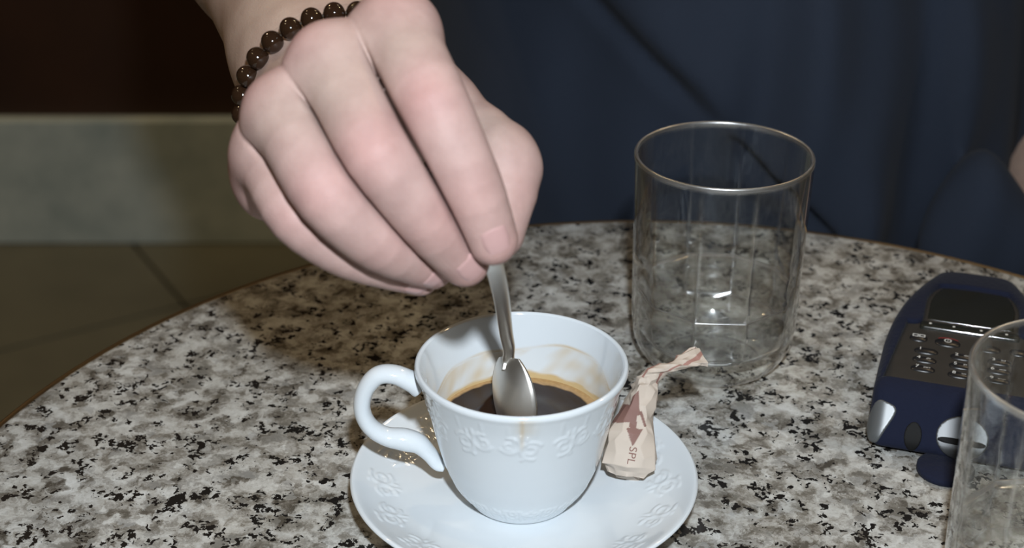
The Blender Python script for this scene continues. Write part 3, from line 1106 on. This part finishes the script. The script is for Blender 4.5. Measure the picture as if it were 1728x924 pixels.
t1_ = np.arange(NA * UPS) / UPS
j0_ = t1_.astype(int)
f1_ = (t1_ - j0_)[None, :, None]
V = V[:, j0_] * (1 - f1_) + V[:, (j0_ + 1) % NA] * f1_
NS, NA = V.shape[:2]
th = np.linspace(0, 2 * math.pi, NA, endpoint=False)
tw = sp[:, 5][:, None]
ss = np.linspace(0, 1, NS)[:, None]
cols3 = np.tile(paper, (NS, NA, 1))
# printed zig-zag band, hanging down from the neck, on the camera side
to = unit(CAM - PY(1070, 720, 0.487))
fs = np.einsum('ijk,k->ij', V - sp[:, None, :3], RT) / np.maximum(sp[:, 3][:, None], 1e-4)       # -1..1 left/right in view
face = np.einsum('ijk,k->ij', V - sp[:, None, :3], to) > -0.0005
py_ = 462 - FPX * np.einsum('ijk,k->ij', V + O - CAM, UP) / np.einsum('ijk,k->ij', V + O - CAM, FW)
px_ = 864 + FPX * np.einsum('ijk,k->ij', V + O - CAM, RT) / np.einsum('ijk,k->ij', V + O - CAM, FW)


def in_poly(x, y, poly):
    c = np.zeros(x.shape, bool)
    for (x0, y0), (x1, y1) in zip(poly, poly[1:] + poly[:1]):
        if y0 != y1:
            c ^= ((y0 > y) != (y1 > y)) & (x < (x1 - x0) * (y - y0) / (y1 - y0) + x0)
    return c


for poly in ([(1030, 692), (1050, 680), (1064, 683), (1066, 712), (1030, 713)], [(1063, 682), (1068, 668), (1078, 658), (1079, 690), (1082, 700), (1075, 701), (1074, 724), (1062, 724)],
             [(1057, 721), (1085, 724), (1067, 753)], [(1079, 694), (1083, 693), (1091, 718), (1087, 721)]):
    cols3[face & in_poly(px_, py_, poly)] = brown
tailp = (ss > 0.56) & (np.sin(3 * (th[None] + tw) + 14 * ss) > 0.80)
cols3[tailp] = brown * 1.6
cols3 = cols3.reshape(-1, 3)
V = V.reshape(-1, 3)
i = np.arange(NS - 1)[:, None]
j = np.arange(NA)[None]
F = np.stack([i * NA + j, i * NA + (j + 1) % NA, (i + 1) * NA + (j + 1) % NA, (i + 1) * NA + j], -1).reshape(-1, 4)
Fl = [tuple(x) for x in F.tolist()] + [tuple(range(NA)), tuple(range(NS * NA - 1, (NS - 1) * NA - 1, -1))]
wrap = mesh_obj('wrapper', V, Fl, M_PAPER, sw, True, cols3)
wrap_bvh = BVHTree.FromPolygons([Vector(v + O) for v in V], Fl)
# folded paper end lying on the saucer
fl_px = [(1026, 778, 0.0115), (1040, 800, 0.0108), (1084, 810, 0.0100), (1107, 797, 0.0105), (1098, 772, 0.0160), (1066, 798, 0.0135), (1046, 783, 0.0150)]
fv = [PZ(a, b, c) - O for a, b, c in fl_px]
fv += [v - np.array([0, 0, 0.0012]) for v in fv]
ff = [(0, 1, 6), (1, 5, 6), (1, 2, 5), (2, 3, 4), (2, 4, 5), (7, 13, 8), (8, 13, 12), (8, 12, 9), (9, 11, 10), (9, 12, 11)]
ff += [(0, 7, 8, 1), (1, 8, 9, 2), (2, 9, 10, 3), (3, 10, 11, 4)]
mesh_obj('paper_fold', fv, ff, M_PAPER, sw, False, np.tile(paper, (len(fv), 1)))


def text_mesh(body, size):
    cu = bpy.data.curves.new('lettering', 'FONT')
    cu.body = body
    cu.size = size
    cu.align_x = 'CENTER'
    cu.align_y = 'CENTER'
    o = bpy.data.objects.new('lettering', cu)
    COL.objects.link(o)
    dg = bpy.context.evaluated_depsgraph_get()
    me = o.evaluated_get(dg).to_mesh()
    V = np.array([v.co[:] for v in me.vertices]).reshape(-1, 3)
    F = [tuple(p.vertices) for p in me.polygons]
    bpy.data.objects.remove(o)
    bpy.data.curves.remove(cu)
    return V, F


# lettering printed down the wrapper
tv, tf = text_mesh('SPL', 0.0040)
c0 = PY(1066, 768, 0.475)
adx = unit(P(1062, 785, 0.56) - P(1068, 750, 0.56))
ady = unit(np.cross(unit(CAM - c0), adx))
lv = []
for x, y, _ in tv:
    src = c0 + adx * x * 1.15 + ady * y
    dr = unit(src - CAM)
    hit, nrm, _i, _d = wrap_bvh.ray_cast(Vector(CAM), Vector(dr))
    lv.append((np.array(hit) - dr * 0.00012 if hit else src) - O)
mesh_obj('lettering', lv, tf, M_PRINT, sw, False)

# ------------------------------------------------------------------ tumblers
def tumbler_profile():
    out = spline([(0.0001, 0.0010), (0.018, 0.0010), (0.0225, 0.0), (0.0255, 0.0008), (0.0300, 0.0050), (0.0335, 0.0110), (0.0350, 0.0180), (0.0356, 0.0300), (0.0361, 0.0600), (0.0368, 0.0900), (0.0370, 0.0967)], 90)
    lipp = spline([(0.0370, 0.0967), (0.0367, 0.0974), (0.0361, 0.0975), (0.0356, 0.0971)], 8)
    inn = spline([(0.0356, 0.0971), (0.0354, 0.0880), (0.0349, 0.0700), (0.0343, 0.0400), (0.0338, 0.0220), (0.0315, 0.0155), (0.0260, 0.0120), (0.013, 0.0108), (0.0001, 0.0106)], 90)
    return out, lipp, inn


def panel(ang):
    n = 10
    a = (ang + math.radians(3)) % (2 * math.pi / n) - math.pi / n
    p = math.cos(math.pi / n) / np.cos(a)
    return p


tout, tlip, tinn = tumbler_profile()
NG = 360
prof = np.vstack([tout, tlip[1:], tinn[1:]])
gV, gF = lathe(prof, NG)
ga = np.tile(np.linspace(0, 2 * math.pi, NG, endpoint=False), len(prof))
grow = np.repeat(np.arange(len(prof)), NG)
ginn = grow >= len(tout) + len(tlip) - 2
amt = np.clip((0.0955 - gV[:, 2]) / 0.050, 0, 1) * np.clip((gV[:, 2] - 0.013) / 0.006, 0, 1)
sc_ = 1 - (1 - panel(ga)) * amt * 0.95
gV[ginn, :2] *= sc_[ginn, None]
# ripples low inside the glass, shaped to give squiggly glints of light
rip = np.sin(gV[:, 2] * 1150 + 1.6 * np.sin(ga * 10 + 0.6)) * 0.00020 + np.sin(gV[:, 2] * 520 + 2.2 * np.sin(ga * 5)) * 0.00038
rip = rip * np.clip((gV[:, 2] - 0.014) / 0.006, 0, 1) * np.clip((0.066 - gV[:, 2]) / 0.02, 0, 1)
gV[ginn, :2] *= (1 + rip / 0.034)[ginn, None]
nearr = np.abs((ga + math.radians(3)) % (2 * math.pi / 10)) / (2 * math.pi / 10)
nearr = np.minimum(nearr, 1 - nearr)                     # 0 on a ridge between two flutes
gcol = np.zeros((len(gV), 3))
gcol[:, 0] = np.where(ginn, np.clip(1.25 - nearr / 0.07, 0, 1) * np.clip(amt * 1.6, 0, 1) * 0.6 + 0.06 * np.clip((0.058 - gV[:, 2]) / 0.01, 0, 1), 0)
gcol[:, 0] = np.maximum(gcol[:, 0], np.clip((0.0125 - gV[:, 2]) / 0.003, 0, 1) * 0.4 * (np.hypot(gV[:, 0], gV[:, 1]) > 0.0262))
gcol[:, 0] = np.maximum(gcol[:, 0], np.clip((gV[:, 2] - 0.0955) / 0.001, 0, 1))
def wave(a, z):
    return np.sin(a * 7 + z * 260 + 1.3 * np.sin(a * 3 + z * 150)) + 0.8 * np.sin(a * 13 - z * 420 + 2 * np.sin(z * 300)) + 0.5 * np.sin(a * 29 + z * 700)


blob = np.clip((wave(ga, gV[:, 2]) - 0.15) / 0.5, 0, 1) * np.clip((gV[:, 2] - 0.016) / 0.006, 0, 1) * np.clip((0.064 - gV[:, 2]) / 0.012, 0, 1)  # refracting patches put in to imitate squiggles of caustic light
gcol[:, 0] = np.maximum(gcol[:, 0], np.where(ginn, blob * 0.22, 0))
gcol[:, 1] = np.where(ginn, np.clip(1.1 - nearr / 0.045, 0, 1) * 0.85 * np.clip((0.08 - gV[:, 2]) / 0.03, 0.15, 1), 0)  # extra gloss painted on ridges, base rings and rim as bright glint lines
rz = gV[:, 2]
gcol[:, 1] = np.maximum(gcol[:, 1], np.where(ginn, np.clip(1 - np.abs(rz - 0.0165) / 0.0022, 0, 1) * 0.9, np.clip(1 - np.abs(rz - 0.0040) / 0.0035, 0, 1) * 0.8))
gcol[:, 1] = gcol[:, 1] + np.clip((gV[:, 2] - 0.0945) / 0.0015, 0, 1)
WZ = 0.0350
wprof = tinn[tinn[:, 1] < WZ]
rW = float(np.interp(WZ, tinn[::-1, 1], tinn[::-1, 0]))
men = np.array([[0.0001, WZ - 0.0006], [0.012, WZ - 0.0006], [0.024, WZ - 0.0006], [rW - 0.0028, WZ - 0.0005], [rW - 0.0012, WZ - 0.0001], [rW - 0.0003, WZ + 0.0006]])
wp = np.vstack([men, [[rW + 0.00025, WZ + 0.0008]], np.c_[wprof[:, 0] + 0.00025, wprof[:, 1] - 0.0001]])
wV, wF = lathe(wp, NG)
wa = np.tile(np.linspace(0, 2 * math.pi, NG, endpoint=False), len(wp))
amt = np.clip((wV[:, 2] - 0.013) / 0.006, 0, 1) * np.clip((np.hypot(wV[:, 0], wV[:, 1]) - 0.024) / 0.008, 0, 1)
wV[:, :2] *= (1 - (1 - panel(wa)) * amt * 0.95)[:, None]
wF = wF[:, ::-1]
wcol = np.zeros((len(wV), 3))
wcol[:, 0] = np.repeat((np.arange(len(wp)) >= len(men)) & (wp[:, 1] > 0.0140), NG) * 0.36
wcol[:, 1] = np.repeat(np.isin(np.arange(len(wp)), (len(men) - 2, len(men) - 1, len(men))) * 1.0, NG)  # extra gloss painted along the waterline as a bright highlight
G1 = np.array([0.0874, 0.5877])
G2 = np.array([0.1795, 0.4105])
for k, (g, lab, wlab) in enumerate(((G1, 'clear faceted glass tumbler standing behind the coffee cup and wrapped sweet', 'still water in the tumbler behind the coffee cup'),
                                    (G2, 'clear faceted glass tumbler standing in front of the mobile phone', 'still water in the tumbler in front of the mobile phone'))):
    if k == 0:
        go = mesh_obj('glass_tumbler', gV, gF, M_GLASS, cols=gcol)
        wo = mesh_obj('water', wV, wF, M_WATER, cols=wcol)
        g0o, w0o = go, wo
    else:
        go, wo = g0o.copy(), w0o.copy()
        COL.objects.link(go)
        COL.objects.link(wo)
    go.location = (g[0], g[1], TZ)
    wo.location = (g[0], g[1], TZ)
    go.rotation_euler.z = wo.rotation_euler.z = 0.12 * k
    tag(go, lab, 'glass', 'water tumblers on the table')
    tag(wo, wlab, 'water', 'water in the tumblers')

# ------------------------------------------------------------------ mobile phone in its case
O3 = PZ(1478, 765, 0.0)
EX, EY = np.array([0.949, -0.316, 0]), np.array([0.316, 0.949, 0])
phone = empty('mobile_phone', O3)
phone.rotation_euler.z = math.atan2(EX[1], EX[0])
tag(phone, 'dark keypad mobile phone in a navy leather case', 'mobile phone')


def pl_(px, py, z):
    """photo pixel on the phone's plane z (mm above the table) -> phone local x, y in mm"""
    q = PZ(px, py, z * MM) - O3
    return np.array([q @ EX, q @ EY]) / MM


def d_case(p):      # p in mm, local
    x, y, z = p[:, 0], p[:, 1], p[:, 2]
    q = np.abs(p - np.array([28.5, 69.0, 13.0])) - np.array([33.5, 71.0, 11.5]) + 6.0
    d = np.linalg.norm(np.maximum(q, 0), axis=1) + np.minimum(q.max(1), 0) - 6.0
    k = 7.0
    s1 = (-(y + 1.0) * 0.80 + (z - 3.0) * 0.60)           # sloping near end
    d = smax(d, s1, k)
    s2 = (-(x + 1.6) * 0.966 + (y - 89.0) * 0.258)
    d = smax(d, s2, k)
    s3 = ((x - 58.6) * 0.966 + (y - 89.0) * 0.258)
    d = smax(d, s3, k)
    s4 = (z - 23.5) * 0.97 + (y - 118.0) * 0.24
    d = smax(d, s4, k)
    return d


def win2(p):
    x, y = p[:, 0], p[:, 1]
    cx = 28.5
    a = np.maximum(np.abs(x - cx) - 30.4 + np.clip((y - 25) / 50, 0, 1) * 5, np.abs(y - 46.5) - 25.0)
    hw = 19.5 - np.clip((y - 92) / 24, 0, 1) ** 2 * 6
    b = np.maximum(np.abs(x - cx) - hw, np.abs(y - 90.0) - 25.0 + 0.010 * (x - cx) ** 2)
    return smin(a, b, 5.0)


def local(V):
    return np.asarray(V) * MM


LO, HI = (-10, -12, -2), (67, 148, 30)
V, F = sdf_mesh(lambda p: smax(d_case(p), -np.maximum(win2(p), -(p[:, 2] - 21.0)), 1.0), LO, HI, 0.75)
mesh_obj('case', local(V), F, M_CASE, phone)
V, F = sdf_mesh(lambda p: np.maximum(np.maximum(d_case(p) + 1.9, win2(p) - 0.6), 18.0 - p[:, 2]), (-8, 10, 15), (66, 124, 28), 0.7)
mesh_obj('front_plate', local(V), F, M_PLATE, phone)
ZT = 22.6
# display
V, F = sdf_mesh(lambda p: np.maximum(np.maximum(np.maximum(d_case(p) + 1.5, win2(p) + 1.6), 18.5 - p[:, 2]), 77.0 - p[:, 1]), (0, 70, 16), (60, 122, 27), 0.6)
mesh_obj('display', local(V), F, M_SCREEN, phone)


def key(c, rx, ry, name='key', m=M_KEY, hz=1.0, rot=0.0):
    NSg, NR = 28, 6
    V = [(c[0], c[1], ZT + hz)]
    for i_ in range(1, NR + 1):
        ph = math.pi / 2 * i_ / NR
        for a in range(NSg):
            t_ = 2 * math.pi * a / NSg
            ce, se = math.cos(t_), math.sin(t_)
            sx = math.copysign(abs(ce) ** 0.75, ce) * rx * math.sin(ph)
            sy = math.copysign(abs(se) ** 0.75, se) * ry * math.sin(ph)
            V.append((c[0] + sx * math.cos(rot) - sy * math.sin(rot), c[1] + sx * math.sin(rot) + sy * math.cos(rot), ZT - 0.6 + (hz + 0.6) * math.cos(ph) ** 0.6))
    F = [(0, 1 + a, 1 + (a + 1) % NSg) for a in range(NSg)]
    for i_ in range(NR - 1):
        for a in range(NSg):
            F.append((1 + i_ * NSg + a, 1 + (i_ + 1) * NSg + a, 1 + (i_ + 1) * NSg + (a + 1) % NSg, 1 + i_ * NSg + (a + 1) % NSg))
    return mesh_obj(name, local(V), F, m, phone)


def print_on(par, body, c, size, m=M_WHITE, name='lettering'):
    v, f = text_mesh(body, size)
    v = v + np.array([c[0], c[1], ZT + 1.08])
    return mesh_obj(name, local(v), f, m, par, False)


K1, K2, K4, K8 = pl_(1564, 592, 23.2), pl_(1612, 603, 23.2), pl_(1553, 606, 23.2), pl_(1600, 633, 23.2)
dx = 14.2
dy = 7.6
kx0, ky0 = 12.6, 47.8
digits = [['1', '2', '3'], ['4', '5', '6'], ['7', '8', '9']]
subs = [['', 'abc', 'def'], ['ghi', 'jkl', 'mno'], ['pqrs', 'tuv', 'wxyz']]
for r in range(3):
    for c in range(3):
        cx_, cy_ = kx0 + c * 14.6, ky0 - r * dy - abs(c - 1) * -0.6
        k = key((cx_, cy_), 5.0, 2.6)
        print_on(k, digits[r][c], (cx_ - 2.4, cy_ + 0.3), 3.1)
        if subs[r][c]:
            print_on(k, subs[r][c], (cx_ + 1.5, cy_ + 0.2), 1.5)
key((37.0, 58.2), 5.0, 3.0, 'call_key')
key((49.0, 58.8), 3.8, 3.0, 'menu_key')
kb = key((8.6, 58.8), 3.8, 3.0, 'phonebook_key')
for s_ in (-1, 1):           # open-book symbol
    bx = 8.6 + s_ * 1.35
    v = [(bx - 1.2, 58.4, 0), (bx + 1.2, 58.4, 0), (bx + 1.2, 60.6, 0), (bx - 1.2, 60.6, 0)]
    inn_ = [(bx - 0.85, 58.8, 0), (bx + 0.85, 58.8, 0), (bx + 0.85, 60.2, 0), (bx - 0.85, 60.2, 0)]
    vv = np.array(v + inn_) + np.array([0, 0, ZT + 1.1])
    mesh_obj('book_symbol', local(vv), [(i_, (i_ + 1) % 4, (i_ + 1) % 4 + 4, i_ + 4) for i_ in range(4)], M_WHITE, kb, False)
kp = key((20.5, 58.2), 5.4, 3.3, 'power_key')
th = np.linspace(0, 2 * math.pi, 28, endpoint=False)
vv = [(20.5 + 1.5 * math.cos(a), 58.6 + 1.5 * math.sin(a), ZT + 1.1) for a in th] + [(20.5 + 1.15 * math.cos(a), 58.6 + 1.15 * math.sin(a), ZT + 1.1) for a in th]
mesh_obj('power_symbol', local(vv), [(a, (a + 1) % 28, (a + 1) % 28 + 28, a + 28) for a in range(28)], M_WHITE, kp, False)
print_on(kp, 'I', (20.5, 58.6), 1.9, name='power_symbol')
arc = np.linspace(0.35 * math.pi / 2, math.pi - 0.35 * math.pi / 2, 20)
vv = [(20.5 + 5.0 * math.cos(a), 58.6 + 3.3 * math.sin(a), ZT + 0.62) for a in arc] + [(20.5 + 4.6 * math.cos(a), 58.6 + 2.7 * math.sin(a), ZT + 0.75) for a in arc]
mesh_obj('red_mark', local(vv), [(a, a + 1, a + 21, a + 20) for a in range(19)], M_RED, kp, False)
V, F = sdf_mesh(lambda p: np.maximum(np.linalg.norm(np.maximum(np.abs(p - np.array([28.5, 70.6, ZT])) - np.array([19.0, 1.2, 0.2]), 0), axis=1) - 1.5, -99), (4, 64, 18), (54, 77, 27), 0.5)
sk = mesh_obj('softkey_bar', local(V), F, M_SCREEN, phone)
for x_ in (12.3, 22.0, 33.2, 43.5):
    th = np.linspace(0, 2 * math.pi, 16, endpoint=False)
    mesh_obj('dot_mark', local([(x_ + 0.6 * math.cos(a), 70.6 + 0.6 * math.sin(a), ZT + 1.75) for a in th]), [tuple(range(16))], M_WHITE, sk, False)


def patch(name, c, ru, rv, m, off=0.35, axis='slope', pw=2.0):
    """piece of the phone showing through the case at local point c (mm)"""
    c = np.array(c, float)
    nrm = {'slope': np.array([0, -0.80, 0.60]), 'left': np.array([-1.0, 0, 0]), 'corner': unit([-0.55, -0.70, 0.45])}[axis]
    u_ = unit(np.cross([0, 0, 1.0], nrm))
    v_ = np.cross(nrm, u_)

    def fn(p):
        q = p - c
        a, b = np.abs(q @ u_) / ru, np.abs(q @ v_) / rv
        e = ((a ** pw + b ** pw) ** (1 / pw) - 1) * min(ru, rv)
        return np.maximum(np.maximum(np.abs(d_case(p)) - off, e), -(q @ nrm) - 7)
    R = max(ru, rv) + 8
    V, F = sdf_mesh(fn, c - R, c + R, 0.4)
    return mesh_obj(name, local(V), F, m, phone)


patch('corner_plate', (-2.5, 5.0, 12.0), 4.5, 8.5, M_CHROME, 0.5, 'corner', 4.0)
patch('charging_socket', (13.0, 3.2, 9.0), 3.4, 5.6, M_BLACK, 0.4)
patch('bottom_connector', (31.5, 4.5, 11.0), 10.0, 8.5, M_GUNMETAL, 0.45)
patch('connector_slot', (31.5, 3.4, 9.6), 9.2, 1.3, M_BLACK, 0.8, 'slope', 3.0)
patch('volume_button', (-1.0, 90.0, 14.0), 7.0, 1.8, M_CHROME, 0.6, 'left', 4.0)
# belt-clip tab under the near end
tc = np.array([27.0, -7.0])
th = np.linspace(0, 2 * math.pi, 40, endpoint=False)
V = []
for z_, s_ in ((0.05, 0.96), (0.5, 1.0), (2.4, 1.0), (2.9, 0.94)):
    V += [(tc[0] + 11.0 * s_ * math.cos(a), tc[1] + 2.5 + 11.0 * s_ * math.sin(a), z_) for a in th]
F = [tuple(range(39, -1, -1)), tuple(range(120, 160))] + [(i_ * 40 + j_, i_ * 40 + (j_ + 1) % 40, (i_ + 1) * 40 + (j_ + 1) % 40, (i_ + 1) * 40 + j_) for i_ in range(3) for j_ in range(40)]
mesh_obj('clip_tab', local(V), F, M_CASE, phone)
